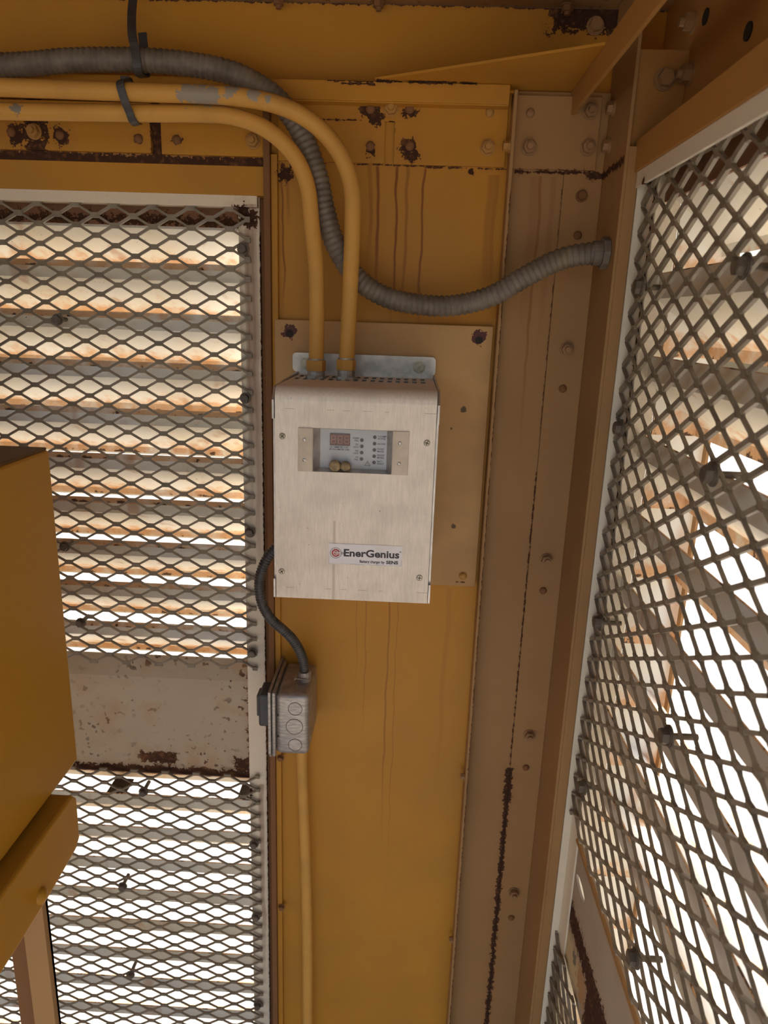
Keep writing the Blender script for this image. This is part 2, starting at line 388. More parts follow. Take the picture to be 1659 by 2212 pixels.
def alu():
    t = NT('brushed_aluminium')
    n = t.noise(90, 4, 0.6, (6, 6, 0.7)); n2 = t.noise(25, 3); n3 = t.noise(300, 2)
    c = t.mix(t.ramp(n, 0.3, 0.7), (0.75, 0.635, 0.505), (0.86, 0.74, 0.60))
    c = t.mix(t.m('MULTIPLY', t.ramp(n2, 0.45, 0.7), 0.25), c, (0.44, 0.36, 0.28))
    sx, sy, sz = t.sep(t.pos)
    a = t.m('ABSOLUTE', t.m('SUBTRACT', sx, -.0735))
    k = t.m('MULTIPLY', t.m('SUBTRACT', 1.0, t.ramp(a, .0008, .0022)), t.m('LESS_THAN', sz, 1.435))
    c = t.mix(t.m('MULTIPLY', k, 0.35), c, (0.27, 0.19, 0.11))
    for zz in (1.5555, 1.355):
        q = t.m('LESS_THAN', t.m('ABSOLUTE', t.m('SUBTRACT', sz, zz)), .0003)
        q = t.m('MULTIPLY', q, t.m('GREATER_THAN', t.noise(60, 1, 0.5, (1, 0, 0)), 0.52))
        c = t.mix(t.m('MULTIPLY', q, 0.55), c, (0.2, 0.14, 0.09))
    c = t.mix(t.ramp(n3, 0.74, 0.78), c, (0.3, 0.22, 0.15))
    t.bump(n, 0.06, 0.0003)
    return t.done(c, t.m('ADD', 0.42, t.m('MULTIPLY', n, 0.2)), 0.25)
m_alu = alu()
m_alu2 = plain('bare_aluminium_edge', (0.52, 0.47, 0.42), 0.35, 0.7, 0.15, 80)
m_tab = plain('tab_metal', (0.52, 0.42, 0.31), 0.4, 0.25, 0.1, 60)
m_galv = plain('galvanised_steel', (0.36, 0.32, 0.28), 0.42, 0.55, 0.22, 70, (1, 1, 6), 0.05)
m_zinc = plain('zinc_screw', (0.42, 0.37, 0.28), 0.35, 0.7, 0.2, 200)
m_flex = plain('grey_conduit_jacket', (0.175, 0.14, 0.105), 0.55, 0.0, 0.25, 45, bump=0.1, mott=((0.25, 0.18, 0.10), 18, 0.5))
m_black = plain('black_conduit_jacket', (0.055, 0.048, 0.042), 0.4, 0.0, 0.3, 80)
m_tie = plain('dark_tie_plastic', (0.05, 0.043, 0.04), 0.45)
m_dark = plain('dark_hole_and_shade', (0.025, 0.018, 0.012), 0.8)
m_cross = plain('screw_recess', (0.09, 0.06, 0.04), 0.7)
m_panelface = plain('display_face', (0.50, 0.49, 0.48), 0.4, 0.0, 0.06, 20)
m_lcd = plain('display_window', (0.15, 0.075, 0.055), 0.2, 0.0, 0.1, 60)
m_seg = plain('unlit_segment', (0.46, 0.21, 0.15), 0.3)
m_led = plain('unlit_led', (0.075, 0.065, 0.055), 0.3)
m_ink = plain('dark_print', (0.055, 0.045, 0.045), 0.6)
m_inkl = plain('grey_print', (0.10, 0.085, 0.08), 0.6)
m_red = plain('red_print', (0.42, 0.045, 0.03), 0.55)
m_white = plain('label_white', (0.86, 0.80, 0.76), 0.5, 0, 0.06, 30, mott=((0.5, 0.4, 0.3), 30, 0.25))
m_clear = plain('label_border', (0.72, 0.65, 0.57), 0.35)
m_mud = plain('dried_mud', (0.36, 0.25, 0.13), 0.95, 0, 0.35, 150, bump=0.6)
m_boltY = paint('painted_bolt', (0.46, 0.235, 0.06), 0.45, dust=0.3, grain=60)
m_boltT = paint('painted_bolt_tan', (0.34, 0.19, 0.085), 0.5, dust=0.3, grain=60)
m_boltR = paint('rusted_bolt_and_leg_shade', (0.22, 0.10, 0.04), 0.8, dust=0.3, grain=120)
m_boltD = plain('dark_bolt', (0.13, 0.10, 0.068), 0.55, 0.0, 0.3, 90)
m_ceil = paint('rusted_ceiling', (0.30, 0.15, 0.05), 0.8, dust=0.4, grain=16, fleck=0.1)
def ground_mat():
    t = NT('pale_concrete')
    n = t.noise(3.0, 5); n2 = t.noise(45, 4); n3 = t.noise(160, 2)
    c = t.mix(t.ramp(n, 0.3, 0.7), (0.40, 0.38, 0.35), (0.47, 0.45, 0.42))
    c = t.mix(t.m('MULTIPLY', t.ramp(n2, 0.5, 0.75), 0.35), c, (0.32, 0.30, 0.27))
    c = t.mix(t.m('MULTIPLY', t.ramp(n3, 0.62, 0.72), 0.8), c, (0.12, 0.11, 0.10))
    t.bump(n2, 0.3, 0.004); return t.done(c, 0.9)
m_ground = ground_mat()

# ------------------------------------------------------------------ the setting
g = box('ground', -14, 14, -14, 14, -0.2, 0.0, m_ground, None, 0)
tag(g, 'pale sunlit concrete ground outside the enclosure', 'ground', kind='structure')
c = box('ceiling', -1.3, 0.40, -0.12, 1.02, 2.001, 2.02, m_ceil, None, 0)
tag(c, 'rusty steel roof of the enclosure', 'ceiling', kind='structure')
wl_ = box('wall_left', -1.32, -1.30, 0.45, 1.02, 0.0, 2.0, m_panel, None, 0)
tag(wl_, 'yellow steel end wall beyond the cabinet at far left', 'wall', kind='structure')
wr = box('wall_right', 0.285, 0.30, -0.12, 0.02, 0.0, 2.0, m_post, None, 0)
tag(wr, 'narrow tan steel side wall at the near end of the right-hand door', 'wall', kind='structure')

# wall_back: the yellow sheet behind the charger, with its flanges
wb = empty('wall_back', (-.03, .93, 0.0), 'narrow yellow steel panel with rust runs behind the battery charger', 'wall', kind='structure')
box('panel_sheet', -.1735, .1085, .930, .934, 0.05, 1.905, m_panel, wb, 0)
box('panel_lip', .1085, .1125, .906, .934, 0.05, 1.905, m_post, wb, .0006)
MB().box(-.1735, -.1655, .9225, .930, .05, 1.835).obj('jamb_flange', m_panel, wb, bevel=.001)
box('jamb_channel', -.1815, -.1735, .917, .965, .05, 1.888, m_boltR, wb, .001)
for (z, k) in ((1.012, .8), (.74, .8)): bolt('small', m_boltR, (-.1665, .9225, z), wb, scale=.7)
# splice plates
sp = MB()
def plate(name, x0, x1, z0, z1, y0=.9255, y1=.930, mat=None, parent=wb): return box(name, x0, x1, y0, y1, z0, z1, mat or m_splice, parent, .0007)
plate('splice_plate', -.165, -.0378, 1.8285, 1.8995)
plate('splice_plate', -.0268, .1052, 1.8280, 1.8996)
plate('splice_plate', -.0382, -.0264, 1.8737, 1.8996)
for x, z, k in ((-.0559, 1.8863, 'rivet'), (-.0315, 1.8869, 'nut'), (-.0099, 1.8874, 'rivet'), (-.0549, 1.8469, 'rivet'), (-.0083, 1.8481, 'rivet'), (.0836, 1.8857, 'rivet'), (.0836, 1.8479, 'nut')):
    bolt(k, m_boltY if x > .05 or k == 'nut' else m_boltR, (x, .9255, z), wb, name='rivet' if k == 'rivet' else 'bolt', spin=random.random(), scale=.92)
bolt('small', m_boltY, (.1085, .916, 1.8485), wb, '-X', 1.0)

# trim_1: header channel over the door and panel
t1 = empty('trim_1', (-.45, .93, 1.90), 'yellow steel header channel under the roof with a turned-up lip', 'beam', kind='structure')
box('header_web', -1.29, .330, .945, .950, 1.888, 2.0, m_header, t1, 0)
box('header_flange', -1.29, .103, .911, .946, 1.889, 1.8925, m_header, t1, 0)
box('header_lip', -1.29, .1035, .9085, .9115, 1.8905, 1.9107, m_header, t1, .0008)
box('backing_strip', -1.29, -.1812, .9312, .936, 1.8215, 1.889, m_rustband, t1, 0)
plate('splice_plate', -.95, -.3175, 1.8325, 1.8865, .9245, .931, None, t1)
plate('splice_plate', -.3050, -.1800, 1.8318, 1.8865, .9245, .931, None, t1)
for x, z, k, m_ in ((-.4577, 1.8521, 'nut', m_boltY), (-.4271, 1.8493, 'rivet', m_boltR), (-.486, 1.851, 'rivet', m_boltR), (-.332, 1.8476, 'rivet', m_boltR), (-.2862, 1.8477, 'rivet', m_boltR), (-.1945, 1.848, 'nut', m_boltY)):
    bolt(k, m_, (x, .9245, z), t1, name='rivet' if k == 'rivet' else 'bolt', spin=random.random(), scale=.92)
bolt('hex', m_boltT, (.200, .945, 1.983), t1)
for x in (-.165, -.05, .165): bolt('nut', m_boltR, (x, .935, 2.0), t1, '-Z', .8)

# trim_2: corner post
t2 = empty('trim_2', (.17, .93, 0.0), 'tan steel corner post with a rusted vertical seam and a column of bolts', 'post', kind='structure')
box('post_face', .1130, .1765, .930, .935, .05, 1.91, m_post, t2, 0)
box('post_face', .1768, .2225, .9275, .935, .05, 1.91, m_post, t2, .0008)
box('post_side', .2225, .2262, .8375, .935, .05, 2.0, m_post, t2, .0006)
box('post_edge', .2262, .2385, .8375, .8410, .05, 1.835, m_post, t2, .0006)
box('post_return', .2352, .2388, .841, .90, .05, 1.81, m_post, t2, 0)
box('light_block_sheet', .335, .338, .79, .955, .05, 2.0, m_post, t2, 0)  # added sheet, unseen; only blocks daylight leaking in behind the corner
box('splice_plate', .1135, .2120, .9235, .9275, 1.8265, 1.9045, m_post, t2, .0007)
for x, z, k in ((.1304, 1.8858, 'rivet'), (.1319, 1.8491, 'nut'), (.1990, 1.8890, 'nut'), (.2005, 1.8508, 'nut')):
    bolt(k, m_boltT, (x, .9235, z), t2, name='rivet' if k == 'rivet' else 'bolt', spin=random.random(), scale=.92)
for y, z in ((.91, 1.8895), (.912, 1.8505)): bolt('hex', m_boltT, (.2225, y, z), t2, '-X', .9)
for z, k in ((1.799, 'small'), (1.7549, 'rivet'), (1.6198, 'nut'), (1.5707, 'rivet'), (1.3393, 'nut'), (1.294, 'rivet'), (1.0671, 'nut'), (1.0124, 'rivet'), (.787, 'nut'), (.738, 'rivet')):
    bolt(k, m_boltT if k == 'nut' else m_boltR, (.1995, .9275, z), t2, name='rivet' if k == 'rivet' else 'bolt', spin=random.random(), scale=.9)
for z in (1.0, .70): bolt('small', m_boltT, (.1085, .916, z), t2, '-X', .8)

# trim_3: corner gusset with its turned-down flange
t3 = empty('trim_3', (.1, .9, 1.91), 'triangular yellow gusset plate in the roof corner with a diagonal front edge', 'gusset', kind='structure')
MB().prism([(-.05, .906, 1.911), (.1775, .785, 1.911), (.1775, .944, 1.911), (-.05, .944, 1.911)], (0, 0, .0028)).obj('gusset_plate', m_header, t3, bevel=.0004)
MB().prism([(.1775, -.12, 1.8845), (.1775, .922, 1.8845), (.1775, .944, 1.900), (.1775, .944, 1.9138), (.1775, -.12, 1.9138)], (.004, 0, 0)).obj('gusset_flange', m_beam, t3, bevel=.0004)

# trim_4: side beam over the right-hand door
t4 = empty('trim_4', (.26, .4, 1.81), 'tan steel side beam above the right-hand louvred door, bolted at its end plate', 'beam', kind='structure')
box('beam_web', .2805, .2845, -.12, .945, 1.81, 2.0, m_beam, t4, 0)
box('beam_flange', .2355, .2810, -.12, .853, 1.8095, 1.8130, m_beam, t4, 0)
box('beam_lip', .2335, .2362, -.12, .8535, 1.8095, 1.8415, m_beam, t4, .0007)
box('end_plate', .2260, .2805, .8500, .8535, 1.8095, 1.9300, m_beam, t4, .0007)
box('beam_cover', .2775, .2810, -.12, .689, 1.845, 2.0, m_beam, t4, .0007)
bolt('hex', m_boltT, (.2574, .850, 1.9019), t4, scale=1.15, spin=.3)
bolt('nut', m_boltT, (.2805, .838, 1.9040), t4, '-X', 1.15, spin=.2); bolt('nut', m_boltT, (.2805, .852, 1.9560), t4, '-X', 1.1, spin=.5)
for y, z in ((.815, 1.9475), (.706, 1.8975)):
    MB().cyl((.2795 if y > .7 else .2770, y, z), (-1, 0, 0), .0075, .0004, 18).obj('bolt_hole', m_dark, t4) if y > .7 else None
MB().cyl((.2806, .706, 1.8975), (-1, 0, 0), .0075, .0006, 18).obj('bolt_hole', m_dark, t4)

# ------------------------------------------------------------------ expanded metal
def expanded(name, org, sdir, tdir, ndir, cells_s, rows_t, L, S, m, parent, bond=.0110, w=.0034, th=.0032, keep=None):
    """raised expanded metal: bonds joined by tilted strands. s along the long way, t along the short way"""
    org, sd, td, nd = map(Vector, (org, sdir, tdir, ndir)); b = MB()
    def P(s, t, n): return org + sd * s + td * t + nd * n
    def ok(s, t): return keep is None or keep(s, t)
    for j in range(2 * rows_t + 1):
        for i in range(cells_s + 1):
            s = (i + (0.5 if j % 2 else 0.0)) * L; t = j * S / 2
            if s > cells_s * L + 1e-6 or not ok(s, t): continue
            hb = bond / 2; hw = w * .92
            he = 0.25 * hb if s > (cells_s - .1) * L else hb
            vs = [P(s + (hb if a > 0 and he == hb else he if a > 0 else -hb), t + c2 * hw, n + c2 * .0009) for a in (-1, 1) for c2 in (-1, 1) for n in (-th / 2, th / 2)]
            b.add(vs, [[0, 1, 3, 2], [4, 6, 7, 5], [0, 4, 5, 1], [2, 3, 7, 6], [0, 2, 6, 4], [1, 5, 7, 3]])
            for k in (-1, 1):
                s2, t2 = s + L / 2, t + k * S / 2
                if s2 > cells_s * L + 1e-6 or t2 < -1e-6 or t2 > rows_t * S + 1e-6 or not ok(s2, t2): continue
                off = k * w * .45
                q = []
                for (ss, tt) in ((s + hb * .8, t + off), (s2 - hb * .8, t2 - off)):
                    for c2, n in ((-1, -1), (1, -1), (1, 1), (-1, 1)):
                        q.append(P(ss, tt + c2 * w / 2, n * th / 2 + c2 * .0007))
                b.add(q, [[0, 4, 5, 1], [1, 5, 6, 2], [2, 6, 7, 3], [3, 7, 4, 0]])
    return b.obj(name, m, parent)

def blade(name, x0, x1, y_in, z_top, dep, drop, lip, olip, m, parent, axis='x'):
    """one louvre blade: inner upstand, sloping face, outer drip lip; runs along x (or y)"""
    th = .0016
    prof = [(0, 0), (0, -lip), (dep, -drop), (dep, -drop - olip)]
    outer = [(p[0] + th, p[1] + (0 if i == 0 else th * .4)) for i, p in enumerate(prof)]
    poly = prof + outer[::-1]
    if axis == 'x': P = [(x0, y_in + a, z_top + c2) for a, c2 in poly]; off = (x1 - x0, 0, 0)
    else: P = [(y_in + a, x0, z_top + c2) for a, c2 in poly]; off = (0, x1 - x0, 0)
    return MB().prism(P, off).obj(name, m, parent)

# door_1: left louvred door with mesh guard
d1 = empty('door_1', (-.55, .95, .1), 'louvred cream door with expanded metal guard, left of the yellow panel', 'door', kind='structure')
box('top_rail', -1.28, -.1832, .9310, .960, 1.7895, 1.8225, m_header, d1, .0008)
box('head_lip', -1.28, -.1925, .9325, .962, 1.7765, 1.790, m_cream, d1, .0008)
box('stile', -.2185, -.1915, .9420, .975, .10, 1.790, m_cream, d1, .0012)
box('stile_edge', -.1915, -.1840, .9470, .980, .10, 1.789, m_boltR, d1, .001)
box('rusted_lintel', -1.28, -.2185, .9520, .9550, 1.7540, 1.790, m_lintel, d1, 0)
# mid panel: sloped shoulder then flat
MB().prism([(-1.28, .955, 1.153), (-1.28, .9465, 1.122), (-1.28, .9465, .958), (-1.28, .955, .950), (-1.28, .9565, .953), (-1.28, .951, .962), (-1.28, .951, 1.121), (-1.28, .959, 1.153)], (1.28 - .2186, 0, 0)).obj('mid_panel', m_creamfleck, d1)
for i in range(10): blade('louver_blade', -1.28, -.2195, .957, 1.7687 - .0632 * i + .0045, .056, .0625, .022, .0105, m_louvA, d1)
for i in range(14): blade('louver_blade', -1.28, -.2195, .957, .9700 - .0614 * i, .054, .0600, .021, .010, m_louvAl, d1)
for x in (-.2235, -.376, -.62, -.9):
    MB().prism([(x, .958, 1.76), (x, 1.012, 1.72), (x, 1.012, 1.10), (x, .992, 1.10), (x, .992, 1.70)], (.002, 0, 0)).obj('louver_stiffener', m_louvA, d1) if x < -.6 else None
for x in (-.458, -.2460, -.75): box('louver_bracket', x, x + .031, .9590, 1.0080, .8960, .8990, m_dark, d1, .0006)  # near-black colour carries the shade on the brackets
LWD, SWD = .0482, .0236
LWR, SWR = .0556, .0284
expanded('mesh_guard', (-.2040 - 12 * LWD, .9375, 1.7510 - 25 * SWD - SWD / 2), (1, 0, 0), (0, 0, 1), (0, -1, 0), 12, 27, LWD, SWD, m_mesh, d1)
expanded('mesh_guard', (-.2030 - 12 * LWD, .9375, .9660 - 37 * SWD), (1, 0, 0), (0, 0, 1), (0, -1, 0), 12, 37, LWD, SWD, m_mesh, d1)
for x, z in ((-.2114, 1.728), (-.212, 1.5431), (-.2091, 1.3584), (-.2089, 1.1756), (-.2115, .8454), (-.2107, .7049), (-.2103, .522)):
    bolt('small', m_boltD, (x, .9355, z), d1, spin=random.random(), scale=.95)
for x, z in ((-.4539, 1.6353), (-.4579, 1.2111), (-.4716, 1.3267), (-.3826, .9311), (-.4269, .7511), (-.4253, .5709)):
    bolt('small', m_boltD, (x, .9355, z), d1, spin=random.random(), scale=.95)
    MB().cyl((x, .9355, z), (0, 1, 0), .003, .024, 8).obj('bolt_shank', m_boltD, d1)

# door_2: right louvred door with mesh guard
d2 = empty('door_2', (.26, .45, .1), 'louvred cream side door with expanded metal guard on the right, seen at a steep angle', 'door', kind='structure')
box('head_lip', .2440, .270, -.10, .8360, 1.8010, 1.8090, m_cream2, d2, .0008)
box('head_strip', .2362, .2400, -.10, .8350, 1.7935, 1.8096, m_cream2, d2, .0006)
box('stile_edge', .2390, .2496, .8360, .8480, .10, 1.8094, m_cream2, d2, .0008)
box('stile', .2495, .275, .8010, .8600, .10, 1.808, m_cream2, d2, .001)
box('stile', .2495, .275, .05, .09, .10, 1.808, m_cream2, d2, .001)
box('rusted_lintel', .2575, .2605, .09, .80, 1.775, 1.81, m_lintel, d2, 0)
box('end_cheek', .276, .335, .800, .804, .10, 1.81, m_louvB, d2, 0)
PB = .0850
for i in range(9): blade('louver_blade', .09, .7995, .262, (1.8095 if i == 0 else 1.7905 - PB * i), .062, .074, .026, .012, m_louvB, d2, 'y')
for i in range(9): blade('louver_blade', .09, .7995, .262, .800 - PB * i, .062, .074, .024, .012, m_louvB, d2, 'y')
# mid panel with a round hole
def holed_panel(name, x, y0, y1, z0, z1, cy_, cz_, r_, m, parent, th=.003):
    n = 24; b = MB(); ring = [(cy_ + r_ * math.cos(2 * math.pi * i / n), cz_ + r_ * math.sin(2 * math.pi * i / n)) for i in range(n)]
    def outer(a):
        cx_, sx_ = math.cos(a), math.sin(a); k = min(((y1 - cy_) / cx_ if cx_ > 0 else (y0 - cy_) / cx_) if abs(cx_) > 1e-6 else 9e9, ((z1 - cz_) / sx_ if sx_ > 0 else (z0 - cz_) / sx_) if abs(sx_) > 1e-6 else 9e9)
        return (cy_ + cx_ * k, cz_ + sx_ * k)
    angs = sorted([2 * math.pi * i / n for i in range(n)] + [math.atan2(z - cz_, y - cy_) % (2 * math.pi) for y in (y0, y1) for z in (z0, z1)])
    R_ = [(cy_ + 2.6 * r_ * math.cos(a), cz_ + r_ * math.sin(a)) for a in angs]; O_ = [outer(a) for a in angs]; k = len(angs)
    for xx in (x, x + th): b.add([(xx, y, z) for y, z in R_] + [(xx, y, z) for y, z in O_], [[i, (i + 1) % k, k + (i + 1) % k, k + i] for i in range(k)])
    b.add([(x, y, z) for y, z in R_] + [(x + th, y, z) for y, z in R_], [[i, (i + 1) % k, k + (i + 1) % k, k + i] for i in range(k)])
    b.add([(x, y, z) for y, z in O_] + [(x + th, y, z) for y, z in O_], [[i, (i + 1) % k, k + (i + 1) % k, k + i] for i in range(k)])
    return b.obj(name, m, parent)
holed_panel('mid_panel', .2515, .09, .8008, .800, .995, 0.772, .9440, .0085, m_mid2, d2)
box('mid_panel_edge', .2470, .2515, .09, .8008, .992, .9965, m_post, d2, .0005)
expanded('mesh_guard', (.2465, .8405 - 13 * LWR, 1.8040 - 28 * SWR), (0, 1, 0), (0, 0, 1), (-1, 0, 0), 13, 28, LWR, SWR, m_mesh, d2, w=.0040, th=.0036, bond=.0105)
expanded('mesh_guard', (.2465, .8405 - 13 * LWR, .806 - 24 * SWR), (0, 1, 0), (0, 0, 1), (-1, 0, 0), 13, 24, LWR, SWR, m_mesh, d2, w=.0040, th=.0036, bond=.0105)
for y, z in ((.7943, 1.6909), (.5566, 1.6954), (.8072, 1.5393), (.5557, 1.5401), (.7966, 1.3064), (.5608, 1.3033), (.7810, 1.0892), (.5574, 1.0621)):
    bolt('hex', m_boltD, (.2440, y, z), d2, '-X', spin=random.random(), scale=1.0)
    MB().cyl((.2440, y, z), (1, 0, 0), .003, .024, 8).obj('bolt_shank', m_boltD, d2)

# ------------------------------------------------------------------ backing plate
pl = box('backing_plate', -.1700, .1050, .9215, .9298, 1.2975, 1.6448, m_plate, None, .0008)
tag(pl, 'flat square yellow steel plate on the wall behind the battery charger', 'plate')
for x, z in ((-.1511, 1.6282), (.0881, 1.6276)): MB().cyl((x, .9216, z), (0, -1, 0), .0048, .0004, 18).obj('bolt_hole', m_dark, pl)
bolt('rivet', m_boltY, (.0871, .9215, 1.3126), pl, name='rivet')

# ------------------------------------------------------------------ battery charger
ch = empty('battery_charger', (-.053, .9215, 1.3425), 'brushed aluminium battery charger box with a recessed display and a white brand label', 'battery charger')
XL, XR, YF, YB, ZB, ZT = -.1380, .0323, .7450, .9130, 1.3425, 1.5785
cv = MB()
xs = [XL, -.0975, -.0130, XR]; zs = [ZB, 1.4890, 1.5362, ZT - .014]
for i in range(3):
    for j in range(3):
        if i == 1 and j == 1: continue
        cv.add([(xs[i], YF, zs[j]), (xs[i + 1], YF, zs[j]), (xs[i + 1], YF, zs[j + 1]), (xs[i], YF, zs[j + 1])], [[0, 1, 2, 3]])
arc = [(YF + .014 - .014 * math.cos(a), ZT - .014 + .014 * math.sin(a)) for a in [math.pi / 2 * k / 6 for k in range(7)]]
for (y0, z0), (y1, z1) in zip(arc, arc[1:]): cv.add([(XL, y0, z0), (XR, y0, z0), (XR, y1, z1), (XL, y1, z1)], [[0, 1, 2, 3]])
nh = 16; ex = [XL]; pit = .0099; x0 = -.1325
for k in range(nh): ex += [x0 + pit * k, x0 + pit * k + .0052]
ex.append(XR); ey = [YF + .014, .838, .860, .876, .898, YB]
for i in range(len(ex) - 1):
    for j in range(5):
        if i % 2 == 1 and j in (1, 3): continue
        cv.add([(ex[i], ey[j], ZT), (ex[i + 1], ey[j], ZT), (ex[i + 1], ey[j + 1], ZT), (ex[i], ey[j + 1], ZT)], [[0, 1, 2, 3]])
cv.add([(XL, YF, ZB), (XR, YF, ZB), (XR, YB, ZB), (XL, YB, ZB)], [[0, 1, 2, 3]])
co = cv.obj('cover', m_alu, ch); 
bm = bmesh.new(); bm.from_mesh(co.data); bmesh.ops.remove_doubles(bm, verts=bm.verts, dist=1e-6); bmesh.ops.recalc_face_normals(bm, faces=bm.faces); bm.to_mesh(co.data); bm.free(); autosmooth(co, 35)
def cheek(x, w, notch):
    e = YF + .006 if notch else YF + .002
    poly = [(x, YB, ZB), (x, YF, ZB), (x, YF, ZB + .022), (x, e, ZB + .022), (x, e, ZT - .034), (x, YF - .001, ZT - .034), (x, YF - .001, ZT - .014), (x, YF + .010, ZT - .001), (x, YB, ZT + .003)]
    return MB().prism(poly, (w, 0, 0)).obj('side_panel', m_alu2, ch)
cheek(XL - .0030, .0022, True); cheek(XR + .0007, .0022, True)
# mounting flange with rounded corners
fl = []
for (cx_, cz_, a0) in ((.035 - .005, 1.6050 - .005, 0), (-.1463 + .005, 1.6050 - .005, 90), (-.1463 + .005, 1.5815 + .005, 180), (.035 - .005, 1.5815 + .005, 270)):
    for k in range(6): a = math.radians(a0 + 18 * k); fl.append((cx_ + .005 * math.cos(a), .9150, cz_ + .005 * math.sin(a)))
MB().prism(fl, (0, .0022, 0)).obj('mounting_flange', m_alu2, ch)
box('back_plate', XL, XR, YB, .9212, ZB, 1.5830, m_alu2, ch, 0)
bolt('hex', m_zinc, (.0141, .9150, 1.5922), ch, scale=.78); bolt('hex', m_zinc, (-.1285, .9150, 1.5919), ch, scale=.78)
for x, z in ((-.1301, 1.5261), (.0234, 1.5245), (-.1315, 1.3737), (.0224, 1.3729)): bolt('phillips', [m_zinc, m_cross], (x, YF, z), ch, name='screw', spin=random.random(), scale=1.0)
# recessed display
DP = .7580
dpan = box('display_panel', -.0912, -.0192, DP, DP + .002, 1.4912, 1.5338, m_panelface, ch, 0)
wv = MB()
O = [(-.0975, YF, 1.4890), (-.0130, YF, 1.4890), (-.0130, YF, 1.5362), (-.0975, YF, 1.5362)]; I_ = [(-.0912, DP, 1.4912), (-.0192, DP, 1.4912), (-.0192, DP, 1.5338), (-.0912, DP, 1.5338)]
wv.add(O + I_, [[i, (i + 1) % 4, 4 + (i + 1) % 4, 4 + i] for i in range(4)]); wv.obj('window_frame', m_alu2, ch)
for x0, x1 in ((-.1131, -.0978), (-.0127, .0045)):
    tb = box('bracket_tab', x0, x1, YF - .0018, YF, 1.4891, 1.5360, m_tab, ch, .0003)
    for z in (1.5235, 1.5015): MB().dome(((x0 + x1) / 2 - .001, YF - .0018, z), (0, -1, 0), .0021, .0007, 12, 3).obj('rivet', m_alu2, tb, True)
lc = box('digit_display', -.0806, -.0590, DP - .0012, DP, 1.5160, 1.5292, m_lcd, dpan, .0002)
sg = MB()
for k in range(3):
    cx_ = -.0770 + .0071 * k + .0002; w_, h_ = .0021, .0040; yy = DP - .0014; q = .0004
    for (a0, a1, b0, b1) in ((-w_, w_, h_ - q, h_ + q), (-w_, w_, -q, q), (-w_, w_, -h_ - q, -h_ + q), (-w_ - q, -w_ + q, .0003, h_), (w_ - q, w_ + q, .0003, h_), (-w_ - q, -w_ + q, -h_, -.0003), (w_ - q, w_ + q, -h_, -.0003)):
        sg.box(cx_ + a0, cx_ + a1, yy, yy + .0002, 1.5226 + b0, 1.5226 + b1)
sg.obj('digit_segments', m_seg, dpan)
for x, z in ((-.0463, 1.5228), (-.0462, 1.5160), (-.0462, 1.5091), (-.0462, 1.5022), (-.0324, 1.5265), (-.0325, 1.5195), (-.0325, 1.5126), (-.0325, 1.5057), (-.0325, 1.4988)):
    MB().cyl((x, DP, z), (0, -1, 0), .0019, .0005, 16).obj('led', m_led, dpan)
Y_ = DP - .0002
for s, z in (('DC AMMETER 6 SEC.', 1.5141), ('DC VOLTMETER 3 SEC.', 1.5116)): text('printed_words', s, -.0702, z, Y_, .0024, m_inkl, dpan, 'CENTER', 0.00002, .95)
for s, z in (('CHGR', 1.5246), ('FAIL', 1.5220), ('DC', 1.5178), ('HIGH', 1.5150), ('DC', 1.5109), ('LOW', 1.5081), ('AC', 1.5040), ('FAIL', 1.5013)): text('printed_words', s, -.0494, z, Y_, .0025, m_inkl, dpan, 'RIGHT', 0.00003)
for s, z in (('T-COMP', 1.5274), ('ACTIVE', 1.5249), ('AC/ON', 1.5193), ('FLOAT', 1.5137), ('MODE', 1.5110), ('BOOST', 1.5069), ('MODE', 1.5042), ('BATT', 1.5001), ('FAULT', 1.4975)): text('printed_words', s, -.0292, z, Y_, .0025, m_inkl, dpan, 'LEFT', 0.00003)
tri = MB(); T0 = [(-.0395, 1.5008), (-.0428, 1.4949), (-.0362, 1.4949)]; c0 = (-.0395, 1.4969)
T1 = [(c0[0] + (x - c0[0]) * .80, c0[1] + (z - c0[1]) * .80) for x, z in T0]
tri.add([(x, Y_, z) for x, z in T0 + T1], [[0, 1, 4, 3], [1, 2, 5, 4], [2, 0, 3, 5]]); tri.obj('warning_triangle', m_inkl, dpan)
text('printed_words', '!', -.0395, 1.4970, Y_, .0038, m_inkl, dpan, 'CENTER', 0.00005)
# brand label
lb = MB().box(-.0793, .0026, YF - .0004, YF, 1.3851, 1.4093).obj('brand_label', m_clear, ch)
MB().box(-.0783, .0010, YF - .0006, YF - .0003, 1.3862, 1.4086).obj('label_face', m_white, lb)
YL_ = YF - .0007
def ringm(name, cx_, cz_, r0, r1, m, y=YL_, n=40, a0=0, a1=360):
    b = MB(); full = a1 - a0 == 360; pts = [math.radians(a0 + (a1 - a0) * i / n) for i in range(n + (0 if full else 1))]; k = len(pts)
    b.add([(cx_ + r0 * math.cos(a), y, cz_ + r0 * math.sin(a)) for a in pts] + [(cx_ + r1 * math.cos(a), y, cz_ + r1 * math.sin(a)) for a in pts], [[i, (i + 1) % k, k + (i + 1) % k, k + i] for i in range(k if full else k - 1)])
    return b.obj(name, m, lb)
EX, EZ = -.0713, 1.3982
ringm('emblem_ring', EX, EZ, .0058, .0063, m_ink)
MB().cyl((EX, YL_ + .00005, EZ), (0, -1, 0), .0046, .00008, 36).obj('emblem_disc', m_red, lb)
em = MB(); ye = YL_ - .00012
em.box(EX - .0028, EX + .0047, ye, ye + .00005, EZ + .0000, EZ + .0009); em.box(EX - .0006, EX + .0047, ye, ye + .00005, EZ - .0013, EZ - .0006)
em.obj('emblem_bar', m_white, lb)
ringm('emblem_arc', EX, EZ, .0023, .0030, m_white, ye, 24, 8, 318)
pn = MB()
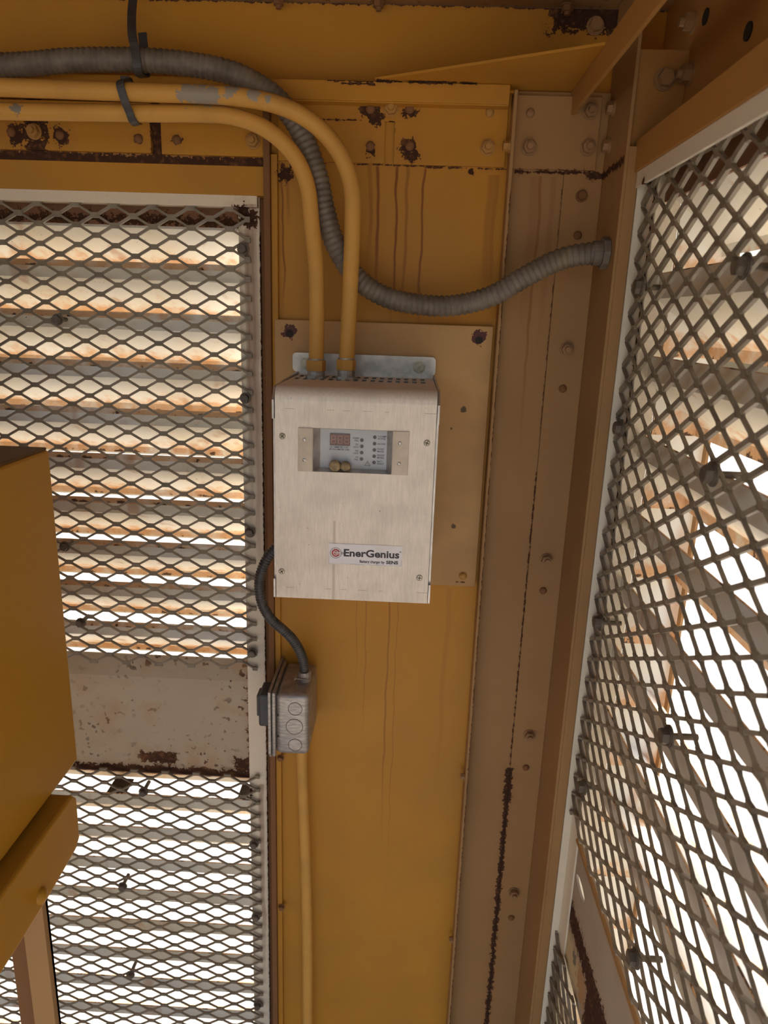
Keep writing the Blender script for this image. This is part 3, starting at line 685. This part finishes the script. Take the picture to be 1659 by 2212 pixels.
for k in (-1, 0, 1): pn.box(EX + .0062, EX + .0088, YL_, YL_ + .00005, EZ - .0001 + k * .0010 - .00022, EZ - .0001 + k * .0010 + .00022)
pn.obj('emblem_prongs', m_ink, lb)
text('lettering', 'EnerGenius', -.0630, 1.3984, YL_, .0116, m_ink, lb, 'LEFT', 0.00036, 1.14)
text('lettering', 'Battery charger by', -.0448, 1.3893, YL_, .0046, m_ink, lb, 'LEFT', 0.00012, .80)
text('lettering', 'SENS', -.0153, 1.3894, YL_, .0051, m_ink, lb, 'LEFT', 0.00022, 1.18)
MB().cyl((.0000, YL_, 1.4023), (0, -1, 0), .0007, .0001, 12).obj('registered_dot', m_inkl, lb)

# wasp mud nests on the display sill
def nest(x, z, r, label):
    b = MB(); n = 18; k = 12; random.seed(int(x * 1e5))
    for j in range(k + 1):
        for i in range(n):
            th = math.pi * j / k; ph = 2 * math.pi * i / n; rr = r * (1 + random.uniform(-.05, .05))
            b.v.append((x + rr * math.sin(th) * math.cos(ph), .7500 + rr * math.sin(th) * math.sin(ph) * .95, z + rr * math.cos(th) * .95))
    for j in range(k):
        for i in range(n): b.f.append([j * n + i, j * n + (i + 1) % n, (j + 1) * n + (i + 1) % n, (j + 1) * n + i]); b.mi.append(0)
    o = b.obj('mud_nest', m_mud, None, True); tag(o, label, 'wasp nest', 'mud nests on the display sill'); return o
nest(-.0741, 1.4952, .0066, 'larger, left-hand ball of dried wasp mud on the charger display sill')
nest(-.0628, 1.4950, .0058, 'smaller, right-hand ball of dried wasp mud on the charger display sill')

# ------------------------------------------------------------------ rigid conduits into the charger top
def conduit(label, pts, r, cx_, cy_, zc):
    t = empty('conduit', (cx_, cy_, ZT), label, 'conduit', 'rigid conduits into the charger')
    tube('pipe', pts, r, m_cond, t, 20, .006)
    k = MB().cyl((cx_, cy_, zc), (0, 0, 1), .0118, .0125, 6, rot=.5); k.obj('connector_nut', m_cond, t, bevel=.0006)
    MB().cyl((cx_, cy_, zc + .0125), (0, 0, 1), .0100, .0018, 20).obj('compression_ring', m_galv, t)
    MB().cyl((cx_, cy_, ZT + .0016), (0, 0, 1), .0105, zc - ZT - .0016, 20).obj('connector_body', m_galv, t)
    MB().cyl((cx_, cy_, ZT), (0, 0, 1), .0128, .0030, 8).obj('locknut', m_galv, t)
    return t
conduit('outer yellow pipe of the two, bending down to the right-hand charger inlet',
    [(-1.25, .851, 1.8790), (-.70, .848, 1.8790), (-.4575, .848, 1.8781), (-.3043, .848, 1.8768), (-.235, .848, 1.8765), (-.190, .848, 1.8745), (-.155, .850, 1.8695), (-.125, .852, 1.8590), (-.100, .854, 1.8420), (-.081, .856, 1.8180), (-.0705, .858, 1.7880), (-.0690, .860, 1.750), (-.0700, .861, 1.700), (-.0728, .862, 1.61), (-.0734, .862, 1.5900)], .0093, -.0734, .862, 1.5890)
conduit('inner yellow pipe of the two, bending down to the left-hand charger inlet',
    [(-1.25, .860, 1.8575), (-.70, .860, 1.8575), (-.46, .860, 1.8578), (-.3052, .860, 1.8595), (-.235, .860, 1.8605), (-.205, .860, 1.8590), (-.175, .860, 1.8510), (-.150, .859, 1.8360), (-.131, .860, 1.8150), (-.1200, .861, 1.7880), (-.1155, .862, 1.7500), (-.1105, .862, 1.7050), (-.1090, .862, 1.65), (-.1095, .862, 1.5900)], .0090, -.1095, .862, 1.5870)
lo = tube('conduit', [(-.1320, .9050, 1.110), (-.1318, .905, 1.02), (-.128, .905, .90), (-.1248, .905, .80), (-.122, .905, .6), (-.121, .905, .1)], .0082, m_cond, None, 18)
tag(lo, 'straight yellow pipe running down the wall below the junction box', 'conduit')

# grey flexible conduit
fx = empty('flexible_conduit', (-.1, .88, 1.7), 'thick grey ribbed flexible conduit sagging across the yellow panel to the corner post', 'flexible conduit')
tube('ribbed_hose', [(-1.2, .885, 1.900), (-.70, .884, 1.903), (-.4681, .882, 1.9093), (-.3891, .881, 1.9155), (-.3111, .880, 1.9172), (-.2595, .88, 1.9147), (-.2184, .88, 1.9092), (-.1877, .88, 1.8994), (-.1568, .882, 1.8817), (-.1309, .883, 1.8496), (-.1122, .884, 1.8046), (-.1039, .884, 1.7705), (-.0899, .884, 1.7307), (-.0648, .884, 1.6954), (-.0313, .884, 1.6755), (.0075, .884, 1.6678), (.0515, .882, 1.6676), (.0945, .879, 1.6794), (.1308, .876, 1.7013), (.1640, .873, 1.7195), (.1900, .870, 1.7275), (.2140, .867, 1.7300)], 0.0127, m_flex, fx, 18, .006, (.0066, .0017))
MB().cyl((.2055, .868, 1.7295), (1, -.05, .05), .0135, .010, 20).obj('hose_collar', m_flex, fx)
MB().cyl((.2145, .867, 1.7300), (1, 0, 0), .0178, .0078, 8).obj('locknut', m_flex, fx, bevel=.0008)

# cable ties
ct = strap('cable_tie', [(-.3200, .905, 2.0005), (-.3175, .884, 1.965), (-.3126, .8675, 1.938), (-.3095, .8655, 1.924), (-.3085, .8650, 1.913), (-.3090, .8680, 1.903), (-.3092, .8790, 1.9015), (-.3092, .8940, 1.906), (-.3100, .8965, 1.925), (-.312, .898, 1.95)], (1, 0, .1), .0095, .0014, m_tie)
tag(ct, 'long dark strap hanging from the roof around the grey flexible conduit', 'cable tie', 'ties on the conduits')
et = empty('cable_tie', (-.315, .84, 1.868), 'short dark tie binding the two yellow pipes together', 'cable tie', 'ties on the conduits')
strap('tie_band', [(-.3150, .862, 1.8885), (-.3165, .8470, 1.8885), (-.3175, .8370, 1.8830), (-.3160, .8365, 1.8740), (-.3145, .8410, 1.8650), (-.3130, .8475, 1.8570), (-.3120, .8510, 1.8510), (-.3115, .8600, 1.8485), (-.3115, .8690, 1.8500)], (1, 0, .25), .0085, .0013, m_tie, et)
box('tie_head', -.3220, -.3120, .8500, .8600, 1.8885, 1.8930, m_tie, et, .0006)

# ------------------------------------------------------------------ junction box and its black flexible conduit
jb = empty('junction_box', (-.135, .92, 1.08), 'square galvanised steel junction box with round knockouts, mounted sideways on the wall', 'junction box')
b = MB().box(-.1560, -.1120, .830, .9215, 1.0805, 1.1712).obj('box_body', m_galv, jb, bevel=.007, seg=4); autosmooth(b, 30)
b = MB().box(-.1610, -.1560, .8275, .9240, 1.0780, 1.1737).obj('box_rim', m_galv, jb, bevel=.0018); autosmooth(b, 30)
MB().prism([(-.1650, .8240, 1.0850), (-.1650, .8240, 1.1760), (-.1650, .9290, 1.1760), (-.1650, .9290, 1.0750), (-.1650, .832, 1.0750)], (.0035, 0, 0)).obj('cover_plate', m_galv, jb, bevel=.0005)
sw = MB().box(-.1845, -.1650, .8560, .8940, 1.1050, 1.1540).obj('switch_body', m_tie, jb, bevel=.003)
box('switch_rocker', -.1885, -.1840, .8640, .8860, 1.1160, 1.1480, m_tie, jb, .0015)
for x, z, rr in ((-.1300, 1.1505, .0088), (-.1310, 1.1240, .0108), (-.1300, 1.0965, .0085)):
    MB().cyl((x, .8302, z), (0, -1, 0), rr, .0004, 28).obj('knockout', m_galv, jb)
    k = MB(); n = 28
    k.add([(x + q * math.cos(2 * math.pi * i / n), .8296, z + q * math.sin(2 * math.pi * i / n)) for q in (rr, rr + .0007) for i in range(n)], [[i, (i + 1) % n, n + (i + 1) % n, n + i] for i in range(n)]); k.obj('knockout_groove', m_cross, jb)
for y, z in ((.855, 1.148), (.875, 1.124), (.855, 1.098)): MB().cyl((-.1122, y, z), (1, 0, 0), .0095, .0006, 24).obj('knockout', m_galv, jb)
for z in (1.1397, 1.1085): MB().cyl((-.1530, .8302, z), (0, -1, 0), .0014, .0003, 12).obj('screw_hole', m_dark, jb)
MB().cyl((-.1330, .862, 1.1770), (1, -.15, 0), .0012, .018, 8).cyl((-.1330, .862, 1.1770), (-1, .15, 0), .0030, .0022, 10).obj('clamp_screw', m_zinc, jb)

bf = empty('flexible_conduit', (-.15, .85, 1.25), 'thin black ribbed flexible conduit from the charger side down to the junction box', 'flexible conduit')
tube('ribbed_hose', [(-.1440, .842, 1.3780), (-.1530, .836, 1.3720), (-.1660, .833, 1.3560), (-.1740, .832, 1.3350), (-.1757, .833, 1.3160), (-.1720, .835, 1.2930), (-.1620, .840, 1.2720), (-.1500, .846, 1.2570), (-.1380, .854, 1.2400), (-.1295, .862, 1.2200), (-.1250, .868, 1.2010), (-.1238, .871, 1.1840)], .0068, m_black, bf, 16, .004, (.0036, .0012))
MB().cyl((-.1238, .871, 1.1700), (0, 0, 1), .0092, .0150, 16).obj('clamp_collar', m_galv, bf, bevel=.001)
MB().cyl((-.1420, .8435, 1.3790), (-1, -.45, -.45), .0088, .0060, 16).obj('side_fitting', m_black, bf)

# ------------------------------------------------------------------ yellow cabinet on the left
cb = empty('steel_cabinet', (-.8, .2, 1.0), 'large plain yellow steel cabinet standing close at the left edge', 'cabinet')
MB().box(-1.05, -.3600, -.45, .7000, 1.1500, 1.5110).obj('cabinet_body', m_cab, cb, bevel=.003)
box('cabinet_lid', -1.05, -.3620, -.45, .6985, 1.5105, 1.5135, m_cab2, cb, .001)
MB().prism([(-.3450, -.45, 1.0670), (-.3450, .5850, 1.0670), (-.3450, .6500, 1.0720), (-.3450, .6600, 1.0800), (-.3450, .6610, 1.1300), (-.3450, .652, 1.1400), (-.3450, -.45, 1.1400)], (-.60, 0, 0)).obj('base_channel', m_cab, cb, bevel=.003)
box('channel_gap_shade', -1.0, -.3750, -.44, .645, 1.1395, 1.1505, m_cab2, cb, 0)  # dark filler: shadow gap under the cabinet put into the colour
MB().dome((-.3450, .5720, 1.0830), (1, 0, 0), .0085, .006, 16, 4).obj('base_plug', m_cab, cb, True)
lg = MB().box(-.3820, -.3590, .5950, .5985, .05, 1.068).box(-.3820, -.3790, .5985, .640, .05, 1.068).box(-.4010, -.3790, .6360, .6400, .05, 1.068).obj('support_leg', m_post, cb)
box('support_leg', -.4250, -.4010, .6360, .6400, .05, 1.068, m_boltR, cb, 0)  # unlit inner side of the leg, shade painted as a darker colour
